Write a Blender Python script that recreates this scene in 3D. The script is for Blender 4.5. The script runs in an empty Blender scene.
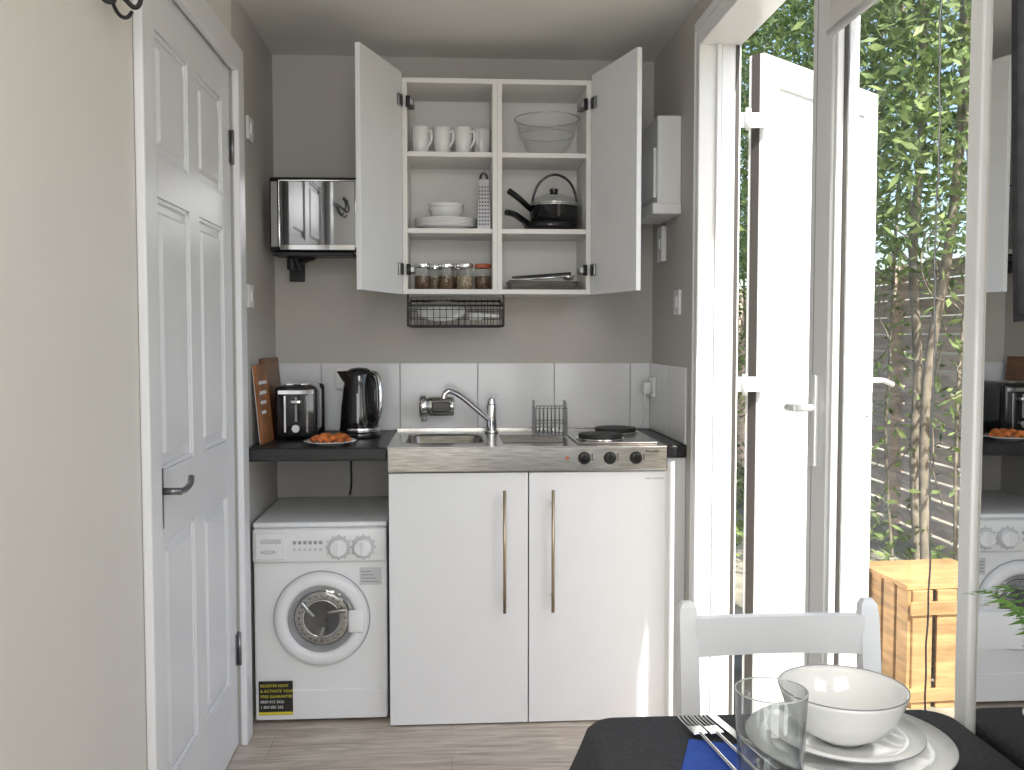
import bpy, bmesh, math, random
from mathutils import Vector, Matrix
random.seed(7)
scene = bpy.context.scene
COL = scene.collection
CUR = None
I4 = Matrix.Identity(4)

# ---------------------------------------------------------------- materials
def new_mat(name):
    m = bpy.data.materials.new(name); m.use_nodes = True
    nt = m.node_tree; nt.nodes.clear()
    out = nt.nodes.new('ShaderNodeOutputMaterial')
    return m, nt, out
def pmat(name, col, rough=0.5, metal=0.0, var=0.04, scale=8.0, bump=0.0, bscale=60.0, trans=0.0, ior=1.45, coat=0.0, stretch=(1,1,1)):
    m, nt, out = new_mat(name)
    b = nt.nodes.new('ShaderNodeBsdfPrincipled')
    b.inputs['Roughness'].default_value = rough
    b.inputs['Metallic'].default_value = metal
    b.inputs['Transmission Weight'].default_value = trans
    b.inputs['IOR'].default_value = ior
    b.inputs['Coat Weight'].default_value = coat
    tc = nt.nodes.new('ShaderNodeTexCoord')
    mp = nt.nodes.new('ShaderNodeMapping'); mp.inputs['Scale'].default_value = stretch
    nt.links.new(tc.outputs['Object'], mp.inputs['Vector'])
    n = nt.nodes.new('ShaderNodeTexNoise'); n.inputs['Scale'].default_value = scale
    n.inputs['Detail'].default_value = 4
    nt.links.new(mp.outputs[0], n.inputs['Vector'])
    r = nt.nodes.new('ShaderNodeValToRGB')
    lo = [max(0, c*(1-var)) for c in col]; hi = [min(1, c*(1+var)) for c in col]
    r.color_ramp.elements[0].position = 0.3; r.color_ramp.elements[0].color = (*lo, 1)
    r.color_ramp.elements[1].position = 0.7; r.color_ramp.elements[1].color = (*hi, 1)
    nt.links.new(n.outputs['Fac'], r.inputs['Fac'])
    nt.links.new(r.outputs['Color'], b.inputs['Base Color'])
    if bump > 0:
        n2 = nt.nodes.new('ShaderNodeTexNoise'); n2.inputs['Scale'].default_value = bscale
        nt.links.new(mp.outputs[0], n2.inputs['Vector'])
        bp = nt.nodes.new('ShaderNodeBump'); bp.inputs['Strength'].default_value = bump
        bp.inputs['Distance'].default_value = 0.004
        nt.links.new(n2.outputs['Fac'], bp.inputs['Height'])
        nt.links.new(bp.outputs[0], b.inputs['Normal'])
    nt.links.new(b.outputs[0], out.inputs[0])
    return m
def thin_glass(name, tint=(0.95,0.97,0.96), base=0.03, k=0.5, power=4.0):
    m, nt, out = new_mat(name)
    t = nt.nodes.new('ShaderNodeBsdfTransparent'); t.inputs[0].default_value = (*tint,1)
    g = nt.nodes.new('ShaderNodeBsdfGlossy'); g.inputs['Roughness'].default_value = 0.01
    lw = nt.nodes.new('ShaderNodeLayerWeight'); lw.inputs[0].default_value = 0.5
    p = nt.nodes.new('ShaderNodeMath'); p.operation='POWER'; p.inputs[1].default_value=power
    ma = nt.nodes.new('ShaderNodeMath'); ma.operation='MULTIPLY_ADD'; ma.inputs[1].default_value=k; ma.inputs[2].default_value=base
    nt.links.new(lw.outputs['Facing'], p.inputs[0]); nt.links.new(p.outputs[0], ma.inputs[0])
    mx = nt.nodes.new('ShaderNodeMixShader')
    nt.links.new(ma.outputs[0], mx.inputs[0]); nt.links.new(t.outputs[0], mx.inputs[1]); nt.links.new(g.outputs[0], mx.inputs[2])
    nt.links.new(mx.outputs[0], out.inputs[0])
    return m
def floor_mat():
    m, nt, out = new_mat('oak_laminate')
    b = nt.nodes.new('ShaderNodeBsdfPrincipled'); b.inputs['Roughness'].default_value = 0.42
    tc = nt.nodes.new('ShaderNodeTexCoord')
    br = nt.nodes.new('ShaderNodeTexBrick')
    br.inputs['Scale'].default_value = 1.0; br.inputs['Brick Width'].default_value = 1.2
    br.inputs['Row Height'].default_value = 0.19; br.inputs['Mortar Size'].default_value = 0.001
    br.inputs['Color1'].default_value = (0.62,0.55,0.47,1); br.inputs['Color2'].default_value = (0.72,0.65,0.56,1)
    br.inputs['Mortar'].default_value = (0.36,0.31,0.26,1)
    nt.links.new(tc.outputs['Object'], br.inputs['Vector'])
    mp = nt.nodes.new('ShaderNodeMapping'); mp.inputs['Scale'].default_value = (1.3, 14, 1)
    nt.links.new(tc.outputs['Object'], mp.inputs['Vector'])
    n = nt.nodes.new('ShaderNodeTexNoise'); n.inputs['Scale'].default_value = 2.5; n.inputs['Detail'].default_value = 10; n.inputs['Distortion'].default_value = 1.6
    nt.links.new(mp.outputs[0], n.inputs['Vector'])
    r = nt.nodes.new('ShaderNodeValToRGB')
    r.color_ramp.elements[0].position=0.32; r.color_ramp.elements[0].color=(0.56,0.52,0.49,1)
    r.color_ramp.elements[1].position=0.66; r.color_ramp.elements[1].color=(1.0,1.0,1.0,1)
    nt.links.new(n.outputs['Fac'], r.inputs['Fac'])
    mx = nt.nodes.new('ShaderNodeMixRGB'); mx.blend_type='MULTIPLY'; mx.inputs[0].default_value=1
    nt.links.new(br.outputs['Color'], mx.inputs[1]); nt.links.new(r.outputs[0], mx.inputs[2])
    nt.links.new(mx.outputs[0], b.inputs['Base Color'])
    nt.links.new(b.outputs[0], out.inputs[0])
    return m
def speckle_mat(name, base, spk, rough=0.35, scale=260):
    m, nt, out = new_mat(name)
    b = nt.nodes.new('ShaderNodeBsdfPrincipled'); b.inputs['Roughness'].default_value = rough
    tc = nt.nodes.new('ShaderNodeTexCoord')
    n = nt.nodes.new('ShaderNodeTexNoise'); n.inputs['Scale'].default_value = scale
    nt.links.new(tc.outputs['Object'], n.inputs['Vector'])
    r = nt.nodes.new('ShaderNodeValToRGB')
    r.color_ramp.elements[0].position=0.5; r.color_ramp.elements[0].color=(*base,1)
    r.color_ramp.elements[1].position=0.72; r.color_ramp.elements[1].color=(*spk,1)
    nt.links.new(n.outputs['Fac'], r.inputs['Fac']); nt.links.new(r.outputs[0], b.inputs['Base Color'])
    nt.links.new(b.outputs[0], out.inputs[0])
    return m
def leaf_mat(name, c1, c2):
    m, nt, out = new_mat(name)
    tc = nt.nodes.new('ShaderNodeTexCoord')
    n = nt.nodes.new('ShaderNodeTexNoise'); n.inputs['Scale'].default_value = 9
    nt.links.new(tc.outputs['Object'], n.inputs['Vector'])
    r = nt.nodes.new('ShaderNodeValToRGB')
    r.color_ramp.elements[0].position=0.35; r.color_ramp.elements[0].color=(*c1,1)
    r.color_ramp.elements[1].position=0.68; r.color_ramp.elements[1].color=(*c2,1)
    nt.links.new(n.outputs['Fac'], r.inputs['Fac'])
    b = nt.nodes.new('ShaderNodeBsdfPrincipled'); b.inputs['Roughness'].default_value=0.45
    nt.links.new(r.outputs[0], b.inputs['Base Color'])
    t = nt.nodes.new('ShaderNodeBsdfTranslucent'); nt.links.new(r.outputs[0], t.inputs[0])
    mx = nt.nodes.new('ShaderNodeMixShader'); mx.inputs[0].default_value=0.35
    nt.links.new(b.outputs[0], mx.inputs[1]); nt.links.new(t.outputs[0], mx.inputs[2])
    nt.links.new(mx.outputs[0], out.inputs[0])
    return m

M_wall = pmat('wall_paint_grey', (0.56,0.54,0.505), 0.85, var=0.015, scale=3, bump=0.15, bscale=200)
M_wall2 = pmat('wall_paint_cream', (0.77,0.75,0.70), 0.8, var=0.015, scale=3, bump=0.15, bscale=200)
M_ceil = pmat('ceiling_paint', (0.80,0.79,0.75), 0.9, var=0.015, scale=3)
M_floor = floor_mat()
M_white = pmat('white_gloss_paint', (0.84,0.85,0.87), 0.35, var=0.01)
M_upvc = pmat('white_upvc', (0.84,0.85,0.85), 0.3, var=0.01)
M_mela = pmat('white_melamine', (0.83,0.84,0.85), 0.4, var=0.01)
M_carc = pmat('carcass_white', (0.80,0.79,0.76), 0.5, var=0.015)
M_appl = pmat('appliance_enamel', (0.84,0.85,0.86), 0.28, var=0.01)
M_tile = pmat('glazed_tile', (0.78,0.79,0.80), 0.12, var=0.02, scale=4)
M_grout = pmat('grout', (0.50,0.49,0.47), 0.9)
M_steel = pmat('brushed_steel', (0.46,0.45,0.43), 0.22, 1.0, var=0.25, scale=14, stretch=(1,12,12))
M_chrome = pmat('chrome', (0.85,0.85,0.86), 0.08, 1.0, var=0.01)
M_brass = pmat('handle_brushed_nickel', (0.50,0.42,0.31), 0.3, 1.0, var=0.05)
M_dark = pmat('dark_iron', (0.03,0.03,0.032), 0.45, 0.3)
M_black = pmat('black_gloss_plastic', (0.012,0.012,0.014), 0.12, coat=0.5)
M_blackm = pmat('black_matt', (0.02,0.02,0.02), 0.55)
M_pewter = pmat('pewter', (0.25,0.25,0.26), 0.35, 0.9)
M_grey = pmat('grey_plastic', (0.35,0.35,0.36), 0.4)
M_lgrey = pmat('light_grey_plastic', (0.6,0.61,0.62), 0.4)
M_worktop = speckle_mat('worktop_laminate', (0.010,0.010,0.012), (0.055,0.055,0.06), 0.38)
M_ceramic = pmat('white_ceramic', (0.85,0.85,0.84), 0.12, var=0.01, coat=0.4)
M_rim = pmat('grey_rim', (0.25,0.25,0.27), 0.3)
M_glass = pmat('glass_edge', (0.75,0.77,0.77), 0.05, var=0.0, trans=0.6)
M_pane = thin_glass('window_glass', (0.95,0.97,0.96), 0.05, 0.5, 4)
M_thin = thin_glass('thin_vessel_glass', (0.97,0.975,0.975), 0.05, 0.6, 3.0)
M_tumb = thin_glass('tumbler_glass', (0.95,0.965,0.965), 0.10, 0.75, 2.5)
M_mirror = pmat('mirror_silver', (0.82,0.83,0.83), 0.01, 1.0, var=0.0)
M_tv = pmat('dark_mirror_glass', (0.38,0.39,0.41), 0.03, 1.0, var=0.0)
M_cloth = pmat('black_tablecloth', (0.040,0.042,0.048), 0.85, var=0.25, scale=120, bump=0.4, bscale=500)
M_napkin = pmat('blue_napkin', (0.03,0.09,0.42), 0.8, var=0.1, scale=60)
M_wood = pmat('crate_pine', (0.42,0.25,0.11), 0.6, var=0.35, scale=6, stretch=(1,1,8))
M_woodd = pmat('dark_walnut', (0.22,0.10,0.045), 0.45, var=0.3, scale=8, stretch=(1,1,6))
M_book = pmat('cookbook_cover', (0.36,0.14,0.05), 0.4, var=0.5, scale=14)
M_food = pmat('glazed_pastry', (0.55,0.16,0.04), 0.4, var=0.5, scale=40)
M_spice = pmat('jar_contents', (0.13,0.075,0.04), 0.8, var=0.6, scale=90)
M_spice2 = pmat('jar_contents_pale', (0.35,0.28,0.18), 0.8, var=0.6, scale=90)
M_rlid = pmat('red_lid', (0.45,0.12,0.06), 0.4)
M_fence = pmat('weathered_fence', (0.60,0.48,0.40), 0.85, var=0.3, scale=5, stretch=(1,1,6), bump=0.5, bscale=30)
M_bark = pmat('bark', (0.26,0.22,0.17), 0.9, var=0.35, scale=15)
M_leaf = leaf_mat('shrub_leaves', (0.09,0.15,0.04), (0.36,0.45,0.17))
M_fern = leaf_mat('fern_leaves', (0.05,0.16,0.03), (0.20,0.40,0.08))
M_ground = pmat('garden_paving', (0.30,0.28,0.22), 0.95, var=0.4, scale=4, bump=0.6, bscale=30)
M_curt = pmat('charcoal_curtain', (0.05,0.052,0.06), 0.9, var=0.2, scale=40)
M_blind = pmat('blind_fabric', (0.62,0.61,0.58), 0.8)
M_yel = pmat('sticker_yellow', (0.75,0.65,0.05), 0.5)
M_pinkw = pmat('sticker_white', (0.8,0.8,0.8), 0.5)
M_terra = pmat('pot_glaze', (0.7,0.68,0.64), 0.4)
M_soil = pmat('soil', (0.05,0.035,0.02), 0.95)
M_mount = pmat('dark_gasket', (0.06,0.055,0.05), 0.6)  # plain dark colour for seals, gaskets and the drum back

# ---------------------------------------------------------------- mesh helpers
def link(o, mat=None, parent='CUR'):
    COL.objects.link(o)
    if mat is not None: o.data.materials.append(mat)
    p = CUR if parent == 'CUR' else parent
    if p is not None:
        o.parent = p; o.matrix_parent_inverse = Matrix.Translation(-p.location)
    return o
def group(name, loc=(0,0,0)):
    global CUR
    e = bpy.data.objects.new(name, None); e.empty_display_size = 0.05; e.location = loc
    COL.objects.link(e); CUR = e
    return e
def endgroup():
    global CUR; CUR = None
def box(name, x0,x1,y0,y1,z0,z1, mat, bev=0.0, seg=2, M=None, parent='CUR'):
    bm = bmesh.new()
    bmesh.ops.create_cube(bm, size=1)
    for v in bm.verts:
        v.co = Vector(((x0+x1)/2 + v.co.x*(x1-x0), (y0+y1)/2 + v.co.y*(y1-y0), (z0+z1)/2 + v.co.z*(z1-z0)))
    if bev > 0:
        bmesh.ops.bevel(bm, geom=bm.edges[:], offset=bev, segments=seg, affect='EDGES', profile=0.5)
    if M is not None: bm.transform(M)
    bmesh.ops.recalc_face_normals(bm, faces=bm.faces)
    me = bpy.data.meshes.new(name); bm.to_mesh(me); bm.free()
    if bev > 0 and seg > 2:
        for p in me.polygons: p.use_smooth = True
    o = bpy.data.objects.new(name, me)
    return link(o, mat, parent)
def mesh_obj(name, verts, faces, mat, smooth=False, parent='CUR', solid=0.0, sub=0):
    me = bpy.data.meshes.new(name); me.from_pydata(verts, [], faces); me.update()
    if smooth:
        for p in me.polygons: p.use_smooth = True
    o = bpy.data.objects.new(name, me)
    link(o, mat, parent)
    if solid:
        s = o.modifiers.new('solid','SOLIDIFY'); s.thickness = solid
    if sub:
        s = o.modifiers.new('sub','SUBSURF'); s.levels = sub; s.render_levels = sub
    return o
def lathe(name, prof, c, mat, seg=40, M=None, parent='CUR', rfun=None):
    verts=[]; faces=[]
    for (r,z) in prof:
        for i in range(seg):
            a = 2*math.pi*i/seg
            rr = r*(rfun(a,z) if rfun else 1)
            v = Vector((rr*math.cos(a), rr*math.sin(a), z))
            if M is not None: v = M @ v
            verts.append((v.x+c[0], v.y+c[1], v.z+c[2]))
    for j in range(len(prof)-1):
        for i in range(seg):
            a=j*seg+i; b=j*seg+(i+1)%seg
            faces.append((a,b,b+seg,a+seg))
    return mesh_obj(name, verts, faces, mat, True, parent)
def cyl(name, p0, p1, r, mat, r2=None, seg=24, parent='CUR', bev=0.0):
    p0=Vector(p0); p1=Vector(p1); d=p1-p0; L=d.length
    bm = bmesh.new()
    bmesh.ops.create_cone(bm, cap_ends=True, segments=seg, radius1=r, radius2=r if r2 is None else r2, depth=L)
    if bev>0:
        es=[e for e in bm.edges if abs(abs(e.verts[0].co.z)-L/2)<1e-6 and abs(e.verts[0].co.z-e.verts[1].co.z)<1e-6]
        bmesh.ops.bevel(bm, geom=es, offset=bev, segments=3, affect='EDGES', profile=0.5)
    q = d.to_track_quat('Z','Y').to_matrix().to_4x4()
    bm.transform(Matrix.Translation((p0+p1)/2) @ q)
    for f in bm.faces: f.smooth = len(f.verts)==4
    me = bpy.data.meshes.new(name); bm.to_mesh(me); bm.free()
    return link(bpy.data.objects.new(name, me), mat, parent)
def tube(name, pts, r, mat, cyclic=False, smooth=True, parent='CUR', res=4):
    cu = bpy.data.curves.new(name, 'CURVE'); cu.dimensions='3D'; cu.bevel_depth=r; cu.bevel_resolution=res; cu.use_fill_caps=True
    multi = pts if isinstance(pts[0][0], (tuple,list,Vector)) else [pts]
    for pl in multi:
        if smooth and len(pl)>2:
            sp = cu.splines.new('NURBS'); sp.points.add(len(pl)-1)
            for i,p in enumerate(pl): sp.points[i].co=(p[0],p[1],p[2],1)
            sp.use_endpoint_u=True; sp.order_u=3; sp.resolution_u=6
        else:
            sp = cu.splines.new('POLY'); sp.points.add(len(pl)-1)
            for i,p in enumerate(pl): sp.points[i].co=(p[0],p[1],p[2],1)
        sp.use_cyclic_u = cyclic
    o = bpy.data.objects.new(name, cu)
    return link(o, mat, parent)
def text(name, s, loc, rot, size, mat, parent='CUR'):
    cu = bpy.data.curves.new(name,'FONT'); cu.body=s; cu.size=size; cu.extrude=0.0004
    o = bpy.data.objects.new(name, cu); o.location=loc; o.rotation_euler=rot
    return link(o, mat, parent)
def ring(c, r, n=32, axis='z', r2=None):
    out=[]
    r2 = r if r2 is None else r2
    for i in range(n):
        a=2*math.pi*i/n
        if axis=='z': out.append((c[0]+r*math.cos(a), c[1]+r2*math.sin(a), c[2]))
        if axis=='y': out.append((c[0]+r*math.cos(a), c[1], c[2]+r2*math.sin(a)))
        if axis=='x': out.append((c[0], c[1]+r*math.cos(a), c[2]+r2*math.sin(a)))
    return out

# ================================================================ constants
CZ=1.36
XL=-0.70; XR=0.828; YB=3.87; ZC=2.475; YR=-1.6
YF=3.27

# ================================================================ room shell
box('floor', XL-0.12, XR+0.13, YR-0.1, YB+0.13, -0.08, 0, M_floor)
box('ceiling', XL-0.12, XR+0.13, YR-0.1, YB+0.13, ZC, ZC+0.1, M_ceil)
box('wall_back', XL-0.12, XR+0.13, YB, YB+0.13, 0, ZC, M_wall)
box('wall_rear', XL-0.12, XR+0.13, YR-0.1, YR, 0, ZC, M_wall2)
DY0,DY1,DZ = 2.26,3.16,2.225
box('wall_left_far', XL-0.12, XL, DY1, YB, 0, ZC, M_wall)
box('wall_left_near', XL-0.12, XL, YR, DY0, 0, ZC, M_wall2)
box('wall_left_over_door', XL-0.12, XL, DY0, DY1, DZ, ZC, M_wall2)
OY0,OY1,OZ = 1.43,3.16,2.37
box('wall_right_far', XR, XR+0.13, OY1, YB, 0, ZC, M_wall)
box('wall_right_near', XR, XR+0.13, YR, OY0, 0, ZC, M_wall2)
box('wall_right_over_door', XR, XR+0.13, OY0, OY1, OZ, ZC, M_wall)

group('trim_1', (XL, 2.7, 1))
box('architrave_near', XL+0.0005, XL+0.022, DY0-0.075, DY0+0.012, 0, DZ+0.075, M_white, 0.005)
box('architrave_far', XL+0.0005, XL+0.022, DY1-0.012, DY1+0.075, 0, DZ+0.075, M_white, 0.005)
box('architrave_head', XL+0.0005, XL+0.022, DY0+0.012, DY1-0.012, DZ-0.012, DZ+0.075, M_white, 0.005)
endgroup()

# six panel door
group('door_1', (XL-0.03, 2.7, 1.1))
dx0,dx1 = XL-0.05, XL-0.008
y0,y1,z0,z1 = DY0+0.006, DY1-0.006, 0.006, DZ-0.006
W = y1-y0
st=0.11; mid=0.10
ya=y0+st; yb=(y0+y1)/2-mid/2; yc=(y0+y1)/2+mid/2; yd=y1-st
zr=[z0, 0.24, 0.86, 1.03, 1.70, 1.80, 2.10, z1]
box('stile_lock', dx0,dx1,y0,ya,z0,z1,M_white,0.002)
box('stile_hinge', dx0,dx1,yd,y1,z0,z1,M_white,0.002)
for k,(a,b) in enumerate([(zr[0],zr[1]),(zr[2],zr[3]),(zr[4],zr[5]),(zr[6],zr[7])]):
    box('rail_%d'%k, dx0,dx1,ya,yd,a,b,M_white)
for k,(a,b) in enumerate([(zr[1],zr[2]),(zr[3],zr[4]),(zr[5],zr[6])]):
    box('muntin_%d'%k, dx0,dx1,yb,yc,a,b,M_white)
    for j,(c,d) in enumerate([(ya,yb),(yc,yd)]):
        box('panel_bed_%d_%d'%(k,j), dx0+0.008,dx1-0.012,c,d,a,b,M_white)
        box('panel_field_%d_%d'%(k,j), dx0+0.01,dx1-0.002,c+0.032,d-0.032,a+0.032,b-0.032,M_white,0.009,1)
        for q,(e0,e1,f0,f1) in enumerate([(c,c+0.012,a,b),(d-0.012,d,a,b),(c,d,a,a+0.012),(c,d,b-0.012,b)]):
            box('bead_%d_%d_%d'%(k,j,q), dx1-0.013,dx1-0.004,e0,e1,f0,f1,M_white,0.003,1)
hy,hz = y0+0.075, 0.965
box('handle_plate', dx1,dx1+0.007,hy-0.02,hy+0.02,hz-0.075,hz+0.075,M_pewter,0.003)
cyl('handle_spindle',(dx1+0.005,hy,hz+0.02),(dx1+0.055,hy,hz+0.02),0.009,M_pewter)
tube('handle_lever',[(dx1+0.05,hy-0.005,hz+0.02),(dx1+0.055,hy+0.03,hz+0.018),(dx1+0.053,hy+0.07,hz+0.022),(dx1+0.05,hy+0.10,hz+0.026),(dx1+0.048,hy+0.112,hz+0.040)],0.008,M_pewter)
for k,z in enumerate((0.33,1.97)):
    cyl('hinge_%d'%k,(dx1+0.008,y1-0.004,z-0.055),(dx1+0.008,y1-0.004,z+0.055),0.007,M_pewter)
    box('hinge_leaf_%d'%k,dx1-0.001,dx1+0.003,y1-0.03,y1-0.002,z-0.05,z+0.05,M_pewter)
endgroup()

box('baseboard_left', XL+0.0005, XL+0.015, YR, DY0-0.08, 0, 0.10, M_white, 0.003)
group('coat_hook', (XL+0.03, 2.01, 2.08))
box('plate', XL+0.0005, XL+0.008, 1.90, 2.07, 2.055, 2.08, M_dark, 0.003)
for k,yy in enumerate((1.94,2.03)):
    tube('hook_%d'%k,[(XL+0.008,yy,2.07),(XL+0.03,yy,2.06),(XL+0.055,yy+0.01,2.03),(XL+0.07,yy+0.012,2.06),(XL+0.055,yy+0.015,2.09)],0.005,M_dark)
    tube('scroll_%d'%k,[(XL+0.008,yy,2.06),(XL+0.02,yy-0.01,2.02),(XL+0.045,yy-0.01,2.005),(XL+0.05,yy,2.025)],0.004,M_dark)
    bpy.ops.mesh.primitive_uv_sphere_add(radius=0.009, location=(XL+0.055,yy+0.015,2.095), segments=16, ring_count=8)
    s=bpy.context.object; s.name='knob_%d'%k; s.data.materials.append(M_dark); s.parent=CUR; s.matrix_parent_inverse=Matrix.Translation(-CUR.location)
endgroup()

# ================================================================ tiles
group('splashback_tiles', (0.1, YB-0.01, 1.1))
tz0,tz1 = 0.982,1.254
box('grout_bed_back', XL+0.0005,XR-0.0005,YB-0.006,YB-0.0005,tz0,tz1-0.002,M_grout)
seams=[XL+0.0005,-0.52,-0.205,0.110,0.423,0.737,XR-0.009]
for i in range(len(seams)-1):
    box('tile_%d'%i, seams[i]+0.0015,seams[i+1]-0.0015,YB-0.010,YB-0.002,tz0+0.001,tz1,M_tile,0.0025)
box('grout_bed_right', XR-0.006,XR-0.0005,YF,YB-0.011,tz0,tz1-0.002,M_grout)
ys=[YF,3.56,YB-0.011]
for i in range(2):
    box('tile_side_%d'%i, XR-0.010,XR-0.002,ys[i]+0.0012,ys[i+1]-0.0012,tz0+0.001,tz1,M_tile,0.0025)
endgroup()

# ================================================================ worktop + kitchenette
UX0,UX1=-0.215,0.753
WT=0.98
group('worktop', (-0.46,3.57,WT))
box('slab_left', XL+0.001,UX0-0.003,YF-0.005,YB-0.001,WT-0.045,WT,M_worktop,0.006)
box('slab_right', UX1+0.003,XR-0.001,YF+0.005,YB-0.001,WT-0.045,WT,M_worktop,0.006)
endgroup()

group('kitchenette_unit', (0.27,3.57,0.5))
box('side_left', UX0,UX0+0.018,YF+0.02,YB-0.01,0.0,0.893,M_mela)
box('side_right', UX1-0.018,UX1,YF+0.02,YB-0.01,0.0,0.893,M_mela)
box('base_panel', UX0+0.018,UX1-0.018,YF+0.03,YB-0.01,0.02,0.04,M_mela)
box('plinth', UX0+0.018,UX1-0.018,YF+0.03,YF+0.045,0.0,0.06,M_mela)
midx=(UX0+UX1)/2
box('door_left', UX0+0.001,midx-0.002,YF,YF+0.019,0.006,0.89,M_mela,0.0015)
box('door_right', midx+0.002,UX1-0.001,YF,YF+0.019,0.006,0.89,M_mela,0.0015)
box('filler_right', UX1+0.001,XR-0.001,YF+0.02,YF+0.038,0.0,0.934,M_mela,0.001)
for n,x in (('l',midx-0.085),('r',midx+0.083)):
    cyl('handle_bar_'+n,(x,YF-0.032,0.405),(x,YF-0.032,0.832),0.006,M_brass)
    for k,z in enumerate((0.46,0.78)):
        cyl('handle_post_%s%d'%(n,k),(x,YF+0.001,z),(x,YF-0.032,z),0.005,M_brass)
text('badge','micro kitchen',(UX1-0.075,YF-0.0008,0.862),(math.pi/2,0,0),0.012,M_grey)
box('fascia', UX0-0.002,UX1+0.001,YF-0.014,YF-0.006,0.895,WT,M_steel,0.003)
bx0,bx1,by0,by1 = -0.165,0.125,3.36,3.68
def deck(nm,x0,x1,y0,y1): box(nm,x0,x1,y0,y1,WT-0.006,WT+0.002,M_steel)
deck('deck_front',UX0-0.002,UX1+0.001,YF-0.013,by0)
deck('deck_back',UX0-0.002,UX1+0.001,by1,YB-0.012)
deck('deck_left',UX0-0.002,bx0,by0,by1)
deck('deck_right',bx1,UX1+0.001,by0,by1)
box('deck_upstand', UX0-0.002,UX1+0.001,YB-0.022,YB-0.012,WT,WT+0.012,M_steel,0.002)
def rr(x0,x1,y0,y1,r,z,n=6):
    pts=[]
    for cx,cy,a0 in ((x1-r,y1-r,0),(x0+r,y1-r,90),(x0+r,y0+r,180),(x1-r,y0+r,270)):
        for i in range(n+1):
            a=math.radians(a0+90*i/n); pts.append((cx+r*math.cos(a),cy+r*math.sin(a),z))
    return pts
def loft(name, rings, mat, cap=True, parent='CUR', smooth=True):
    verts=[];faces=[];n=len(rings[0])
    for rg in rings: verts+=rg
    for j in range(len(rings)-1):
        for i in range(n):
            a=j*n+i;b=j*n+(i+1)%n
            faces.append((a,b,b+n,a+n))
    if cap: faces.append(tuple(range((len(rings)-1)*n,len(rings)*n)))
    return mesh_obj(name,verts,faces,mat,smooth,parent)
loft('basin',[rr(bx0-0.012,bx1+0.012,by0-0.012,by1+0.012,0.05,WT+0.0025),rr(bx0,bx1,by0,by1,0.05,WT+0.004),rr(bx0+0.008,bx1-0.008,by0+0.008,by1-0.008,0.05,WT-0.006),
              rr(bx0+0.015,bx1-0.015,by0+0.015,by1-0.015,0.06,WT-0.12),rr(bx0+0.05,bx1-0.05,by0+0.05,by1-0.05,0.06,WT-0.145)],M_steel)
cyl('waste',(-0.02,3.52,WT-0.146),(-0.02,3.52,WT-0.142),0.035,M_chrome)
for k in range(7):
    box('drainer_rib_%d'%k,0.185,0.40,3.37+k*0.04,3.378+k*0.04,WT+0.002,WT+0.006,M_steel,0.002)
box('hob_plate',0.445,0.735,3.32,3.79,WT+0.002,WT+0.008,M_steel,0.003)
for k,(x,y,r) in enumerate(((0.545,3.43,0.080),(0.640,3.66,0.080))):
    cyl('hob_ring_%d'%k,(x,y,WT+0.008),(x,y,WT+0.013),r+0.008,M_chrome,seg=48)
    cyl('hotplate_%d'%k,(x,y,WT+0.013),(x,y,WT+0.028),r,M_blackm,seg=48,bev=0.003)
for k,x in enumerate((0.462,0.552,0.643)):
    cyl('knob_skirt_%d'%k,(x,YF-0.014,0.94),(x,YF-0.018,0.94),0.022,M_blackm,seg=32)
    cyl('knob_%d'%k,(x,YF-0.018,0.94),(x,YF-0.038,0.94),0.018,M_black,r2=0.016,seg=32,bev=0.002)
    box('knob_grip_%d'%k,x-0.003,x+0.003,YF-0.044,YF-0.037,0.927,0.953,M_black,0.001)
    box('knob_scale_%d'%k,x+0.026,x+0.029,YF-0.0148,YF-0.0138,0.93,0.955,M_blackm)
cyl('indicator',(0.402,YF-0.013,0.94),(0.402,YF-0.017,0.94),0.006,M_rlid)
text('logo','PALMER',(0.678,YF-0.0150,0.957),(math.pi/2,0,0),0.013,M_blackm)
endgroup()

# tap
group('mixer_tap', (0.155,3.73,WT))
tx,ty=0.160,3.73
cyl('base',(tx,ty,WT+0.002),(tx,ty,WT+0.012),0.028,M_chrome,bev=0.003)
cyl('body',(tx,ty,WT+0.010),(tx,ty,WT+0.115),0.021,M_chrome,bev=0.003)
cyl('cap',(tx,ty,WT+0.115),(tx,ty,WT+0.14),0.019,M_chrome,r2=0.013,bev=0.003)
tube('lever',[(tx,ty,WT+0.135),(tx+0.005,ty-0.03,WT+0.15),(tx+0.01,ty-0.07,WT+0.155)],0.007,M_chrome)
tube('spout',[(tx,ty,WT+0.045),(tx-0.06,ty-0.03,WT+0.10),(tx-0.13,ty-0.07,WT+0.160),(tx-0.165,ty-0.09,WT+0.175),(tx-0.185,ty-0.10,WT+0.165),(tx-0.187,ty-0.10,WT+0.145)],0.011,M_chrome)
endgroup()

group('soap_dispenser', (-0.06,3.80,1.11))
sx0,sx1,sz=-0.125,0.015,1.085
box('bracket',sx0+0.02,sx1-0.02,3.835,3.8595,sz-0.03,sz+0.03,M_chrome,0.004)
cyl('barrel',(sx0+0.035,3.79,sz),(sx1,3.79,sz),0.042,M_chrome,bev=0.008)
cyl('end_cap',(sx0,3.79,sz),(sx0+0.034,3.79,sz),0.047,M_chrome,bev=0.01)
box('window',sx0+0.05,sx1-0.015,3.742,3.752,sz-0.022,sz+0.018,M_black,0.004)
cyl('nozzle',(sx0+0.02,3.775,sz-0.06),(sx0+0.02,3.775,sz-0.04),0.012,M_grey)
endgroup()

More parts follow.
